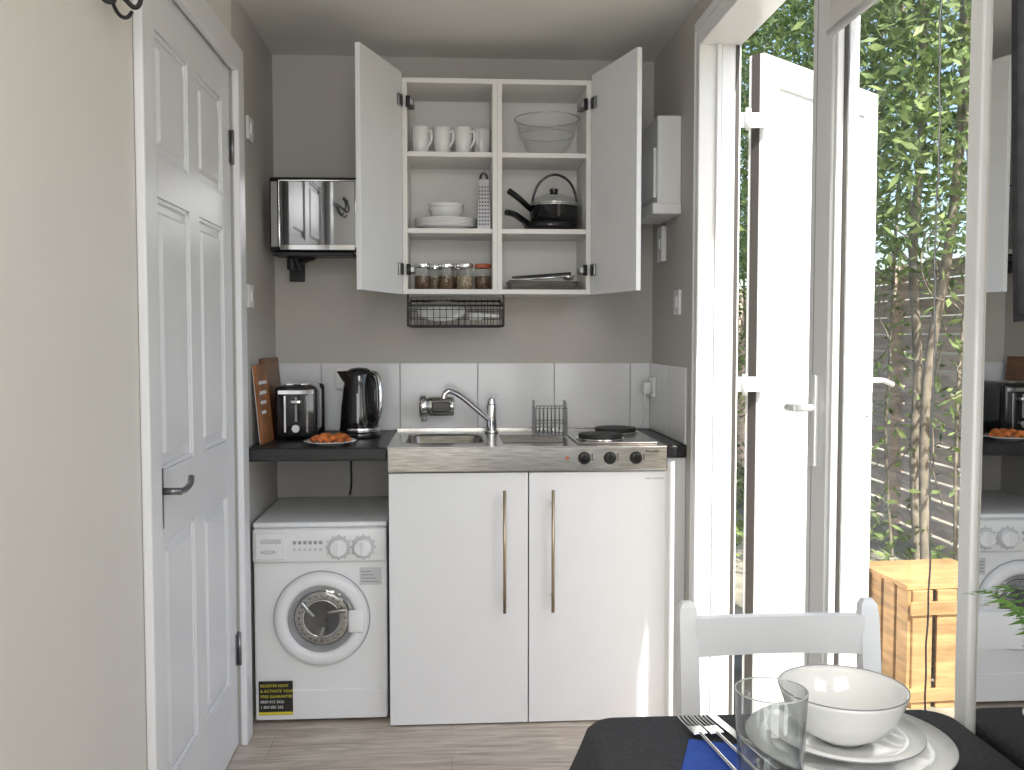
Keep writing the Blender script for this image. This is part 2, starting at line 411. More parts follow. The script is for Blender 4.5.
group('utensil_caddy', (0.38,3.6,WT+0.06))
cx0,cx1,cy0,cy1=0.315,0.435,3.53,3.65
zb=WT+0.008
ws=[]
for z in (zb+0.003,zb+0.05,zb+0.105):
    ws.append([(cx0,cy0,z),(cx1,cy0,z),(cx1,cy1,z),(cx0,cy1,z),(cx0,cy0,z)])
for i in range(9):
    x=cx0+(cx1-cx0)*i/8
    ws.append([(x,cy0,zb+0.105),(x,cy0,zb+0.003),(x,cy1,zb+0.003),(x,cy1,zb+0.105)])
tube('wires',ws,0.0016,M_pewter,smooth=False,res=2)
box('divider',cx0+0.002,cx1-0.002,3.588,3.592,zb+0.006,zb+0.115,M_thin)
box('side_a',cx0-0.001,cx0+0.002,cy0,cy1,zb+0.004,zb+0.13,M_lgrey,0.0005)
box('side_b',cx1-0.002,cx1+0.001,cy0,cy1,zb+0.004,zb+0.13,M_lgrey,0.0005)
endgroup()

# ================================================================ washing machine
group('washing_machine', (-0.455,3.58,0.35))
wx0,wx1,wy0,wy1=-0.688,-0.226,3.325,3.85
box('cabinet',wx0,wx1,wy0,wy1,0.012,0.695,M_appl,0.008)
box('top_plate',wx0-0.001,wx1+0.001,wy0-0.005,wy1,0.695,0.715,M_appl,0.008,3)
box('control_panel',wx0,wx1,wy0-0.018,wy0+0.02,0.575,0.695,M_appl,0.010,3)
box('kick_panel',wx0+0.004,wx1-0.004,wy0-0.006,wy0+0.01,0.016,0.12,M_appl,0.003)
box('drawer',wx0+0.012,wx0+0.118,wy0-0.024,wy0-0.016,0.588,0.682,M_appl,0.004)
box('drawer_grip',wx0+0.03,wx0+0.10,wy0-0.026,wy0-0.022,0.645,0.660,M_lgrey,0.002)
text('brand_mark','AQUA',(wx0+0.03,wy0-0.0262,0.61),(math.pi/2,0,0),0.018,M_grey)
for k in range(6):
    cyl('programme_button_%d'%k,(wx0+0.145+k*0.018,wy0-0.017,0.622),(wx0+0.145+k*0.018,wy0-0.023,0.622),0.005,M_lgrey)
    box('programme_label_%d'%k,wx0+0.139+k*0.018,wx0+0.151+k*0.018,wy0-0.0186,wy0-0.0176,0.640,0.652,M_grey)
for k,x in enumerate((wx1-0.165,wx1-0.08)):
    cyl('dial_skirt_%d'%k,(x,wy0-0.017,0.628),(x,wy0-0.021,0.628),0.040,M_lgrey,seg=40)
    cyl('dial_%d'%k,(x,wy0-0.020,0.628),(x,wy0-0.042,0.628),0.033,M_appl,r2=0.029,seg=40,bev=0.003)
    box('dial_grip_%d'%k,x-0.005,x+0.005,wy0-0.048,wy0-0.040,0.603,0.653,M_appl,0.002)
    for j in range(12):
        a=math.radians(30*j)
        box('dial_tick_%d_%d'%(k,j),x+0.043*math.cos(a)-0.0015,x+0.043*math.cos(a)+0.0015,wy0-0.0190,wy0-0.0178,0.628+0.043*math.sin(a)-0.0015,0.628+0.043*math.sin(a)+0.0015,M_dark)
pc=(-0.453,wy0,0.375)
Rx=Matrix.Rotation(math.pi/2,4,'X')
lathe('porthole_ring',[(0.165,0.0),(0.165,0.012),(0.160,0.024),(0.150,0.030),(0.130,0.032),(0.122,0.028),(0.118,0.018),(0.112,0.004)],pc,M_appl,64,Rx)
tube('porthole_outline',ring((pc[0],wy0-0.002,pc[2]),0.1665,64,'y'),0.002,M_grey,cyclic=True)
lathe('porthole_gasket',[(0.118,0.016),(0.110,0.018),(0.100,0.012),(0.096,0.0015)],pc,M_grey,64,Rx)
lathe('drum',[(0.104,0.002),(0.104,0.0030),(0.06,0.0040),(0.0005,0.0045)],pc,M_mount,64,Rx)
lathe('porthole_glass',[(0.112,0.020),(0.10,0.026),(0.085,0.030),(0.06,0.024),(0.03,0.020),(0.0005,0.019)],pc,M_tumb,64,Rx)
lathe('drum_wall',[(0.094,0.004),(0.080,0.006),(0.066,0.005)],pc,M_steel,64,Rx)
for k in range(24):
    a=math.radians(15*k)
    cyl('drum_hole_%d'%k,(pc[0]+0.080*math.cos(a),wy0-0.0055,pc[2]+0.080*math.sin(a)),(pc[0]+0.080*math.cos(a),wy0-0.0068,pc[2]+0.080*math.sin(a)),0.003,M_dark,seg=10)
for k,a0 in enumerate((20,140,260)):
    a=math.radians(a0)
    tube('lifter_%d'%k,[(pc[0]+0.088*math.cos(a),wy0-0.008,pc[2]+0.088*math.sin(a)),(pc[0]+0.055*math.cos(a+.15),wy0-0.011,pc[2]+0.055*math.sin(a+.15)),(pc[0]+0.03*math.cos(a+.4),wy0-0.008,pc[2]+0.03*math.sin(a+.4))],0.008,M_steel)
tube('drum_rim',ring((pc[0],wy0-0.008,pc[2]),0.064,40,'y'),0.002,M_chrome,cyclic=True)
box('porthole_handle',pc[0]+0.095,pc[0]+0.150,wy0-0.040,wy0-0.022,pc[2]-0.045,pc[2]+0.035,M_appl,0.008,3)
for k,(x,y) in enumerate(((wx0+0.05,wy0+0.05),(wx1-0.05,wy0+0.05),(wx0+0.05,wy1-0.05),(wx1-0.05,wy1-0.05))):
    cyl('foot_%d'%k,(x,y,0),(x,y,0.014),0.018,M_blackm)
box('energy_sticker',wx1-0.095,wx1-0.018,wy0-0.0015,wy0+0.001,0.49,0.552,M_lgrey)
for k in range(4): box('energy_line_%d'%k,wx1-0.090,wx1-0.03-k*0.008,wy0-0.0022,wy0-0.0012,0.50+k*0.012,0.504+k*0.012,M_grey)
box('promo_sticker',wx0+0.014,wx0+0.132,wy0-0.0085,wy0-0.0055,0.035,0.155,M_blackm)
for k,(s,m) in enumerate((('REGISTER NOW',M_yel),('& ACTIVATE YOUR',M_yel),('FREE GUARANTEE',M_yel),('0800 012 2626',M_pinkw),('1 850 882 262',M_pinkw))):
    text('promo_text_%d'%k,s,(wx0+0.02,wy0-0.0092,0.135-k*0.019),(math.pi/2,0,0),0.0135,m)
box('promo_stripe',wx0+0.014,wx0+0.132,wy0-0.0090,wy0-0.0080,0.036,0.046,M_yel)
endgroup()
tube('power_cable',[(-0.40,3.86,0.93),(-0.405,3.86,0.85),(-0.40,3.86,0.76),(-0.41,3.86,0.72)],0.004,M_dark)

# ================================================================ wall cupboard
group('wall_cupboard', (0.176,3.7,1.9))
KX0,KX1,KY,KZ0,KZ1=-0.176,0.528,3.57,1.52,2.315
t=0.018
box('side_left',KX0,KX0+t,KY,YB-0.001,KZ0,KZ1,M_carc,0.001)
box('side_right',KX1-t,KX1,KY,YB-0.001,KZ0,KZ1,M_carc,0.001)
box('divider',0.176-t,0.176+t,KY,YB-0.02,KZ0+t,KZ1-t,M_carc,0.001)
box('divider_joint',0.1755,0.1765,KY-0.0006,KY+0.002,KZ0+t,KZ1-t,M_grey)
box('top',KX0+t,KX1-t,KY,YB-0.001,KZ1-t,KZ1,M_carc,0.001)
box('bottom',KX0+t,KX1-t,KY,YB-0.001,KZ0,KZ0+t,M_carc,0.001)
box('back_panel',KX0+t,KX1-t,YB-0.02,YB-0.001,KZ0+t,KZ1-t,M_carc)
for k,z in enumerate((1.747,2.03)):
    box('shelf_l%d'%k,KX0+t,0.176-t,KY+0.012,YB-0.02,z,z+t,M_carc,0.001)
    box('shelf_r%d'%k,0.176+t,KX1-t,KY+0.012,YB-0.02,z,z+t,M_carc,0.001)
for k,z in enumerate((1.62,1.70,1.86,1.94,2.13,2.2)):
    for x,s in ((KX0+t,1),(KX1-t,-1)):
        cyl('peg_hole_%d_%d'%(k,s),(x-0.0005*s,KY+0.04,z),(x+0.0006*s,KY+0.04,z),0.003,M_grey,seg=10)
def leafdoor(nm,hx,dirx,sgn):
    L=0.372
    d=Vector((dirx,-0.352,0)).normalized()
    nrm=Vector((-d.y,d.x,0))*sgn
    M=Matrix(((d.x,nrm.x,0,hx),(d.y,nrm.y,0,KY-0.004),(0,0,1,0),(0,0,0,1)))
    box('door_'+nm,0,L,0,0.018,KZ0-0.002,KZ1+0.018,M_mela,0.0015,M=M)
    for k,z in enumerate((KZ0+0.09,KZ1-0.09)):
        box('hinge_cup_%s%d'%(nm,k),0.012,0.05,-0.010,0.0,z-0.022,z+0.022,M_pewter,0.003,M=M)
        box('hinge_arm_%s%d'%(nm,k),hx+(0.004 if sgn<0 else -0.03)+(0.014 if sgn<0 else -0.014),hx+(0.03 if sgn<0 else -0.004)+(0.014 if sgn<0 else -0.014),KY-0.012,KY+0.07,z-0.012,z+0.012,M_pewter,0.003)
        cyl('hinge_pin_%s%d'%(nm,k),(hx+(0.022 if sgn<0 else -0.022),KY-0.01,z-0.02),(hx+(0.022 if sgn<0 else -0.022),KY-0.01,z+0.02),0.008,M_dark)
leafdoor('left',KX0,-0.12,-1)
leafdoor('right',KX1,0.100,1)
endgroup()

def mug(x,y,z,ang):
    group('coffee_mug',(x,y,z))
    lathe('body',[(0.0005,0.0),(0.027,0.0),(0.030,0.004),(0.033,0.05),(0.0365,0.105),(0.035,0.106),(0.033,0.104),(0.031,0.05),(0.027,0.008),(0.0005,0.006)],(x,y,z),M_ceramic,32)
    c,s=math.cos(ang),math.sin(ang)
    tube('handle',[(x+c*r,y+s*r,z+h) for r,h in ((0.033,0.085),(0.050,0.091),(0.058,0.073),(0.054,0.042),(0.031,0.027))],0.005,M_ceramic)
    endgroup()
sz=2.0485
for x,y,a in ((-0.110,3.67,-0.75),(-0.028,3.67,-0.75),(0.052,3.67,-0.75),(0.121,3.70,-1.9)):
    mug(x,y,sz,a)
group('glass_mixing_bowl',(0.375,3.70,sz))
lathe('bowl',[(0.0005,0.004),(0.045,0.004),(0.05,0.0),(0.055,0.006),(0.085,0.04),(0.108,0.09),(0.118,0.145),(0.128,0.150),(0.128,0.153)],(0.375,3.705,sz),M_thin,48)
tube('rim',ring((0.375,3.705,sz+0.151),0.125,48),0.003,M_glass,cyclic=True)
tube('band',ring((0.375,3.705,sz+0.09),0.107,48),0.0015,M_glass,cyclic=True)
endgroup()
sz=1.7655
group('dinner_plates',(-0.02,3.70,sz))
for k in range(4):
    z=sz+k*0.008
    lathe('plate_%d'%k,[(0.0005,0.003),(0.07,0.003),(0.072,0.0),(0.078,0.003),(0.100,0.012),(0.122,0.019),(0.122,0.021),(0.098,0.015),(0.075,0.006),(0.0005,0.006)],(-0.015,3.705,z),M_ceramic,48)
endgroup()
group('cereal_bowls',(-0.015,3.705,sz+0.05))
for k in range(2):
    z=sz+0.032+k*0.018
    lathe('bowl_%d'%k,[(0.0005,0.003),(0.03,0.0),(0.034,0.002),(0.055,0.02),(0.068,0.05),(0.070,0.055),(0.067,0.054),(0.052,0.022),(0.03,0.006),(0.0005,0.005)],(-0.015,3.705,z),M_ceramic,40)
endgroup()
group('cheese_grater',(0.122,3.64,sz))
vs=[(0.103,3.62,sz),(0.153,3.62,sz),(0.153,3.67,sz),(0.103,3.67,sz),(0.110,3.63,sz+0.19),(0.146,3.63,sz+0.19),(0.146,3.66,sz+0.19),(0.110,3.66,sz+0.19)]
mesh_obj('blade_body',vs,[(0,1,5,4),(1,2,6,5),(2,3,7,6),(3,0,4,7),(4,5,6,7)],M_pewter)
for i in range(4):
    for j in range(11):
        x=0.112+i*0.0105; z=sz+0.02+j*0.014
        cyl('tooth_%d_%d'%(i,j),(x,3.619+0.0007*j,z),(x,3.6225+0.0007*j,z),0.0035,M_dark,seg=8)
tube('grip',[(0.114,3.645,sz+0.188),(0.116,3.645,sz+0.215),(0.140,3.645,sz+0.215),(0.142,3.645,sz+0.188)],0.005,M_black)
endgroup()
group('frying_pan',(0.40,3.76,sz))
lathe('pan',[(0.0005,0.0),(0.085,0.0),(0.092,0.004),(0.108,0.036),(0.110,0.036),(0.094,0.006),(0.0005,0.003)],(0.390,3.735,sz),M_black,48)
tube('handle',[(0.30,3.70,sz+0.034),(0.27,3.66,sz+0.048),(0.24,3.62,sz+0.062),(0.212,3.595,sz+0.062)],0.012,M_black)
endgroup()
group('saucepan',(0.40,3.745,sz+0.05))
lathe('pot',[(0.0005,0.0),(0.085,0.0),(0.092,0.005),(0.096,0.088),(0.099,0.091),(0.096,0.092),(0.093,0.088),(0.089,0.006),(0.0005,0.003)],(0.405,3.73,sz+0.012),M_black,48)
tube('rim',ring((0.405,3.73,sz+0.103),0.097,48),0.0025,M_chrome,cyclic=True)
tube('handle',[(0.315,3.72,sz+0.090),(0.29,3.67,sz+0.102),(0.25,3.62,sz+0.128),(0.222,3.60,sz+0.142)],0.012,M_black)
lathe('lid',[(0.098,0.095),(0.094,0.106),(0.070,0.126),(0.036,0.138),(0.0005,0.141)],(0.405,3.73,sz+0.012),M_thin,48)
tube('lid_rim',ring((0.405,3.73,sz+0.111),0.098,48),0.003,M_chrome,cyclic=True)
cyl('lid_knob',(0.405,3.73,sz+0.150),(0.405,3.73,sz+0.172),0.014,M_black,r2=0.018,bev=0.003)
tube('lid_bail',[(0.318,3.70,sz+0.11),(0.325,3.69,sz+0.180),(0.405,3.68,sz+0.232),(0.485,3.69,sz+0.180),(0.492,3.70,sz+0.11)],0.005,M_black)
endgroup()
sz=1.5385
for x,y,m in ((-0.105,3.65,M_spice),(-0.060,3.75,M_spice2),(-0.015,3.65,M_spice),(0.030,3.75,M_spice),(0.055,3.64,M_spice2),(0.125,3.66,M_spice)):
    group('spice_jar',(x,y,sz))
    lathe('glass',[(0.0005,0.0),(0.030,0.0),(0.033,0.005),(0.033,0.07),(0.029,0.080),(0.029,0.086),(0.0005,0.086)],(x,y,sz),M_thin,32)
    lathe('contents',[(0.0005,0.002),(0.030,0.003),(0.030,0.052),(0.0005,0.055)],(x,y,sz),m,32)
    cyl('lid',(x,y,sz+0.083),(x,y,sz+0.100),0.032,M_rlid if x>0.1 else M_chrome,bev=0.003)
    endgroup()
group('baking_tray',(0.35,3.7,sz))
loft('tray',[rr(0.215,0.495,3.60,3.82,0.02,sz+0.032),rr(0.222,0.488,3.607,3.813,0.02,sz+0.030),rr(0.228,0.482,3.613,3.807,0.02,sz+0.002)],M_steel)
endgroup()
group('kitchen_utensils',(0.35,3.7,sz+0.03))
tube('ladle_shaft',[(0.225,3.64,sz+0.038),(0.34,3.65,sz+0.044),(0.43,3.67,sz+0.054)],0.004,M_chrome)
lathe('ladle_bowl',[(0.0005,-0.02),(0.02,-0.014),(0.028,0.0),(0.026,0.0),(0.018,-0.012),(0.0005,-0.017)],(0.455,3.67,sz+0.058),M_chrome,24)
tube('spatula_handle',[(0.24,3.70,sz+0.048),(0.36,3.70,sz+0.058),(0.47,3.70,sz+0.066)],0.008,M_black)
box('spatula_blade',0.23,0.31,3.665,3.735,sz+0.042,sz+0.045,M_black,0.001)
endgroup()

group('wire_basket',(0.02,3.65,1.45))
x0,x1,y0b,y1b,zb,zt=-0.155,0.195,3.50,3.80,1.400,1.512
ws=[]
for z in (zb,zb+0.03,zb+0.06):
    ws.append([(x0+0.005,y0b,z),(x1-0.005,y0b,z),(x1,y1b,z),(x0,y1b,z),(x0+0.005,y0b,z)])
n=15
for i in range(n+1):
    x=x0+(x1-x0)*i/n
    ws.append([(x,y0b,zb+0.075),(x,y0b,zb),(x,y1b,zb),(x,y1b,zt)])
for j in range(5):
    y=y0b+(y1b-y0b)*j/4
    ws.append([(x0,y,zt if j>2 else zb+0.06),(x0,y,zb),(x1,y,zb),(x1,y,zt if j>2 else zb+0.06)])
tube('wires',ws,0.0013,M_dark,smooth=False,res=2)
tube('frame',[[(x0,y0b,zb+0.075),(x1,y0b,zb+0.075),(x1,y1b,zt-0.01),(x0,y1b,zt-0.01),(x0,y0b,zb+0.075)],[(x0,y0b,zt+0.004),(x0,y0b,zb)],[(x1,y0b,zt+0.004),(x1,y0b,zb)],[(x0,y0b,zb),(x1,y0b,zb),(x1,y1b,zb),(x0,y1b,zb),(x0,y0b,zb)]],0.004,M_dark,smooth=False)
endgroup()
group('side_plates',(-0.05,3.68,1.44))
for k in range(2):
    R=Matrix.Rotation(math.radians(24),4,'X')
    lathe('plate_%d'%k,[(0.0005,0.003),(0.05,0.0),(0.075,0.008),(0.09,0.012),(0.09,0.014),(0.05,0.005),(0.0005,0.006)],(-0.035,3.63,1.444+k*0.006),M_ceramic,40,R)
endgroup()
group('washing_up_brush',(0.13,3.6,1.42))
tube('handle',[(0.18,3.56,1.435),(0.14,3.57,1.44),(0.10,3.58,1.44)],0.008,M_ceramic)
box('head',0.07,0.12,3.56,3.60,1.422,1.45,M_lgrey,0.006,3)
endgroup()

# ================================================================ TV on bracket
group('television',(-0.51,3.62,1.81))
A=Matrix.Translation((-0.505,3.62,1.815)) @ Matrix.Rotation(math.radians(-1.5),4,'Z')
box('body',-0.16,0.16,0.0,0.12,-0.13,0.13,M_black,0.03,5,M=A)
box('front_frame',-0.165,0.165,-0.02,0.015,-0.138,0.138,M_black,0.010,4,M=A)
box('screen',-0.125,0.152,-0.0225,-0.0195,-0.118,0.122,M_tv,0.001,M=A)
tube('chrome_bezel',[tuple(A @ Vector(p)) for p in ((-0.128,-0.022,-0.120),(0.155,-0.022,-0.120),(0.155,-0.022,0.125),(-0.128,-0.022,0.125),(-0.128,-0.022,-0.120))],0.003,M_chrome,smooth=False)
box('lower_lip',-0.125,0.152,-0.026,-0.0195,-0.132,-0.112,M_chrome,0.002,M=A)
box('speaker_strip',-0.158,-0.134,-0.0225,-0.0195,-0.12,0.12,M_grey,0.001,M=A)
endgroup()
group('television_bracket',(-0.56,3.75,1.65))
box('wall_plate',-0.64,-0.58,YB-0.012,YB-0.0005,1.58,1.72,M_dark,0.003)
tube('arm',[(-0.61,3.86,1.645),(-0.60,3.76,1.64),(-0.56,3.70,1.655),(-0.52,3.68,1.665)],0.014,M_dark)
box('arm_link',-0.66,-0.36,3.60,3.72,1.662,1.676,M_dark,0.004)
cyl('pivot',(-0.60,3.68,1.615),(-0.60,3.68,1.66),0.020,M_dark,bev=0.004)
tube('clip',[(-0.58,3.63,1.655),(-0.565,3.62,1.625),(-0.56,3.62,1.61)],0.008,M_dark)
endgroup()

# ================================================================ counter items
group('electric_kettle',(-0.352,3.66,WT))
kx,ky=-0.345,3.62
cyl('base',(kx,ky,WT),(kx,ky,WT+0.022),0.078,M_black,bev=0.005,seg=40)
lathe('body',[(0.0005,0.022),(0.072,0.022),(0.074,0.03),(0.068,0.12),(0.058,0.20),(0.054,0.235),(0.05,0.25),(0.03,0.262),(0.0005,0.265)],(kx,ky,WT),M_black,48)
lathe('chrome_band',[(0.0745,0.024),(0.0755,0.030),(0.0745,0.038)],(kx,ky,WT),M_chrome,48)
tube('handle',[(kx+0.045,ky-0.02,WT+0.245),(kx+0.072,ky-0.05,WT+0.25),(kx+0.085,ky-0.075,WT+0.19),(kx+0.085,ky-0.075,WT+0.09),(kx+0.06,ky-0.05,WT+0.055)],0.009,M_chrome)
tube('handle_inner',[(kx+0.04,ky-0.03,WT+0.235),(kx+0.058,ky-0.06,WT+0.235),(kx+0.065,ky-0.085,WT+0.18),(kx+0.065,ky-0.085,WT+0.10),(kx+0.05,ky-0.06,WT+0.065)],0.008,M_black)
box('gauge',kx-0.004,kx+0.004,ky-0.072,ky-0.060,WT+0.05,WT+0.17,M_lgrey,0.002)
mesh_obj('spout',[(kx-0.05,ky-0.02,WT+0.20),(kx-0.05,ky+0.02,WT+0.20),(kx-0.085,ky,WT+0.25),(kx-0.045,ky-0.02,WT+0.252),(kx-0.045,ky+0.02,WT+0.252)],[(0,1,2),(0,2,3),(1,4,2),(3,2,4)],M_black)
endgroup()
group('toaster',(-0.56,3.6,WT))
ax0,ax1,ay0,ay1=-0.642,-0.490,3.51,3.75
box('body',ax0+0.004,ax1-0.004,ay0+0.01,ay1-0.01,WT+0.012,WT+0.205,M_black,0.03,5)
box('end_cap_front',ax0,ax1,ay0,ay0+0.03,WT+0.008,WT+0.20,M_black,0.014,4)
box('end_cap_back',ax0,ax1,ay1-0.03,ay1,WT+0.008,WT+0.20,M_black,0.014,4)
box('slot_a',-0.605,-0.580,3.54,3.72,WT+0.203,WT+0.207,M_chrome)
box('slot_b',-0.550,-0.525,3.54,3.72,WT+0.203,WT+0.207,M_chrome)
box('chrome_strip',-0.63,-0.50,ay0-0.003,ay0+0.001,WT+0.17,WT+0.185,M_chrome,0.001)
box('lever_slot',-0.569,-0.561,ay0-0.002,ay0+0.001,WT+0.07,WT+0.16,M_grey)
box('lever',-0.585,-0.545,ay0-0.022,ay0-0.002,WT+0.135,WT+0.15,M_chrome,0.004,3)
for k,x in enumerate((-0.605,-0.525)):
    box('chrome_rib_%d'%k,x-0.004,x+0.004,ay0-0.003,ay0+0.001,WT+0.03,WT+0.165,M_chrome,0.001)
cyl('browning_dial',(-0.565,ay0+0.001,WT+0.045),(-0.565,ay0-0.014,WT+0.045),0.014,M_chrome)
for k,(x,y) in enumerate(((-0.62,3.54),(-0.51,3.54),(-0.62,3.72),(-0.51,3.72))):
    cyl('foot_%d'%k,(x,y,WT),(x,y,WT+0.012),0.01,M_blackm)
endgroup()
group('chopping_board',(-0.675,3.6,1.12))
Ml=Matrix.Translation((XL+0.035,0,WT+0.001)) @ Matrix.Rotation(math.radians(-5),4,'Y')
box('board',-0.009,0.009,3.52,3.82,0.0,0.30,M_woodd,0.004,M=Ml)
endgroup()
group('cookbook',(-0.65,3.45,1.1))
Ml=Matrix.Translation((XL+0.035,0,WT+0.001)) @ Matrix.Rotation(math.radians(-5),4,'Y') @ Matrix.Translation((0,3.38,0)) @ Matrix.Rotation(math.radians(-7),4,'Z')
box('cover',-0.004,0.006,0.0,0.125,0.0,0.28,M_book,0.001,M=Ml)
box('pages',-0.007,-0.004,0.002,0.120,0.002,0.276,M_pinkw,M=Ml)
for k in range(4):
    box('title_line_%d'%k,0.006,0.0065,0.02,0.105-0.012*k,0.21-0.035*k,0.222-0.035*k,M_pinkw,M=Ml)
endgroup()
group('pastry_plate',(-0.42,3.38,WT))
pxc,pyc=-0.425,3.375
lathe('plate',[(0.0005,0.003),(0.05,0.0),(0.055,0.003),(0.075,0.010),(0.092,0.014),(0.092,0.016),(0.05,0.006),(0.0005,0.006)],(pxc,pyc,WT),M_ceramic,40)
for k in range(8):
    a=k*0.9; r=0.02+0.02*(k%3)
    x=pxc+r*math.cos(a)*1.2; y=pyc+r*math.sin(a)*0.9
    L=0.018
    tube('pastry_%d'%k,[(x-L,y-0.006,WT+0.017),(x-L*0.4,y+0.006,WT+0.026+0.006*(k%2)),(x+L*0.4,y+0.006,WT+0.026),(x+L,y-0.006,WT+0.017)],0.0105,M_food)
endgroup()

# ================================================================ switches & boxes
def plate(nm, x0,x1,y0,y1,z0,z1, axis):
    group(nm,((x0+x1)/2,(y0+y1)/2,(z0+z1)/2))
    box('plate',x0,x1,y0,y1,z0,z1,M_upvc,0.003)
    yc,zc,xc=(y0+y1)/2,(z0+z1)/2,(x0+x1)/2
    if axis=='x+': box('rocker',x1-0.001,x1+0.004,yc-0.012,yc+0.012,zc-0.02,zc+0.02,M_white,0.001)
    if axis=='x-': box('rocker',x0-0.004,x0+0.001,yc-0.012,yc+0.012,zc-0.02,zc+0.02,M_white,0.001)
    if axis=='y-': box('rocker',xc-0.02,xc+0.02,y0-0.004,y0+0.001,zc-0.02,zc+0.02,M_white,0.001)
    endgroup()
plate('light_switch',XL+0.0005,XL+0.012,3.35,3.43,2.04,2.12,'x+')
plate('light_switch',XL+0.0005,XL+0.012,3.32,3.40,1.46,1.54,'x+')
plate('light_switch',XR-0.012,XR-0.0005,3.37,3.45,1.44,1.53,'x-')
plate('door_chime',XR-0.02,XR-0.0005,3.62,3.70,1.65,1.785,'x-')
plate('plug_socket',-0.46,-0.375,YB-0.022,YB-0.0105,1.15,1.235,'y-')
plate('plug_socket',XR-0.024,XR-0.0105,3.74,3.82,1.12,1.20,'x-')
group('plug_and_cable',(XR-0.04,3.77,1.1))
box('plug',XR-0.055,XR-0.028,3.755,3.805,1.13,1.18,M_upvc,0.006,3)
tube('flex',[(XR-0.045,3.78,1.132),(XR-0.05,3.78,1.09),(XR-0.03,3.80,1.06),(XR-0.05,3.81,1.02),(XR-0.06,3.82,0.99)],0.003,M_upvc)
endgroup()
group('fuse_box',(XR-0.05,3.55,2.0))
box('case',XR-0.088,XR-0.0005,3.39,3.70,1.83,2.15,M_upvc,0.006)
box('cover',XR-0.098,XR-0.086,3.41,3.68,1.86,2.04,M_white,0.004)
box('lip',XR-0.105,XR-0.0005,3.385,3.705,1.80,1.84,M_upvc,0.005)
endgroup()

# ================================================================ patio door (right)
group('window_1',(XR+0.07,2.3,1.2))
xx0,xx1=XR-0.012,XR+0.129
box('jamb_far',xx0,xx1,OY1-0.045,OY1-0.001,0.0,OZ,M_upvc,0.004)
box('jamb_near',xx0,xx1,OY0+0.001,OY0+0.04,0.0,OZ,M_upvc,0.004)
box('head',xx0,xx1,OY0+0.04,OY1-0.045,OZ-0.055,OZ-0.001,M_upvc,0.004)
box('threshold',xx0+0.012,xx1,OY0+0.04,OY1-0.045,0.0,0.03,M_upvc,0.004)
box('jamb_far_stop',XR+0.045,XR+0.060,OY1-0.06,OY1-0.045,0.03,OZ-0.055,M_upvc,0.002)
box('jamb_far_gasket',XR+0.110,XR+0.122,OY1-0.049,OY1-0.0445,0.03,OZ-0.055,M_mount)
box('jamb_far_groove',XR+0.060,XR+0.064,OY1-0.049,OY1-0.0445,0.03,OZ-0.055,M_grey)
box('casing_far',XR-0.014,XR-0.0005,OY1,OY1+0.015,0.0,OZ+0.03,M_upvc,0.003)
box('casing_head',XR-0.014,XR-0.0005,OY0,OY1,OZ,OZ+0.03,M_upvc,0.003)
endgroup()
ly0,ly1,lz0,lz1=OY0+0.045,2.275,0.035,OZ-0.06
lx0,lx1=XR+0.045,XR+0.105
s=0.125
group('door_2',(XR+0.07,1.87,1.2))
box('stile_meeting',lx0,lx1,ly1-s,ly1,lz0,lz1,M_upvc,0.006)
box('stile_hinge',lx0,lx1,ly0,ly0+0.085,lz0,lz1,M_upvc,0.006)
box('rail_top',lx0,lx1,ly0+0.085,ly1-s,lz1-0.085,lz1,M_upvc,0.006)
box('rail_bottom',lx0,lx1,ly0+0.085,ly1-s,lz0,lz0+0.10,M_upvc,0.006)
mesh_obj('glass',[(lx0+0.03,ly0+0.085,lz0+0.10),(lx0+0.03,ly1-s,lz0+0.10),(lx0+0.03,ly1-s,lz1-0.085),(lx0+0.03,ly0+0.085,lz1-0.085)],[(0,1,2,3)],M_pane)
box('bead_a',lx0+0.006,lx0+0.026,ly0+0.084,ly0+0.092,lz0+0.09,lz1-0.085,M_upvc)
box('bead_b',lx0+0.004,lx0+0.026,ly1-s-0.016,ly1-s+0.001,lz0+0.09,lz1-0.085,M_upvc,0.003)
box('gasket_b',lx0+0.020,lx0+0.0275,ly1-s-0.021,ly1-s-0.014,lz0+0.09,lz1-0.085,M_mount)
box('outer_bead_b',lx0+0.034,lx1-0.004,ly1-s-0.014,ly1-s+0.001,lz0+0.09,lz1-0.085,M_upvc)
box('stile_groove',lx0-0.0008,lx0+0.002,ly1-0.035,ly1-0.031,lz0,lz1,M_grey)
box('weather_seal',lx0+0.01,lx1-0.01,ly1,ly1+0.008,lz0,lz1,M_mount)
box('astragal',lx0+0.028,lx1+0.006,ly1+0.008,ly1+0.03,lz0,lz1,M_upvc,0.004)
box('handle_plate',lx0-0.010,lx0,ly1-0.075,ly1-0.045,1.05,1.27,M_upvc,0.004)
cyl('handle_neck',(lx0-0.005,ly1-0.06,1.19),(lx0-0.05,ly1-0.06,1.19),0.009,M_upvc)
tube('handle_lever',[(lx0-0.048,ly1-0.06,1.19),(lx0-0.052,ly1-0.045,1.19),(lx0-0.050,ly1-0.005,1.188)],0.010,M_upvc)
endgroup()
group('door_3',(1.35,3.45,1.2))
h0=Vector((1.05,3.165,0)); h1=Vector((1.68,3.68,0))
d=(h1-h0).normalized(); nrm=Vector((-d.y,d.x,0))
LM=Matrix(((d.x,nrm.x,0,h0.x),(d.y,nrm.y,0,h0.y),(0,0,1,0),(0,0,0,1)))
L=(h1-h0).length
s=0.10
box('stile_hinge',0,s,0,0.06,lz0,lz1,M_upvc,0.005,M=LM)
box('stile_meeting',L-s,L,0,0.06,lz0,lz1,M_upvc,0.005,M=LM)
box('rail_top',s,L-s,0,0.06,lz1-s,lz1,M_upvc,0.005,M=LM)
box('rail_bottom',s,L-s,0,0.06,lz0,lz0+0.12,M_upvc,0.005,M=LM)
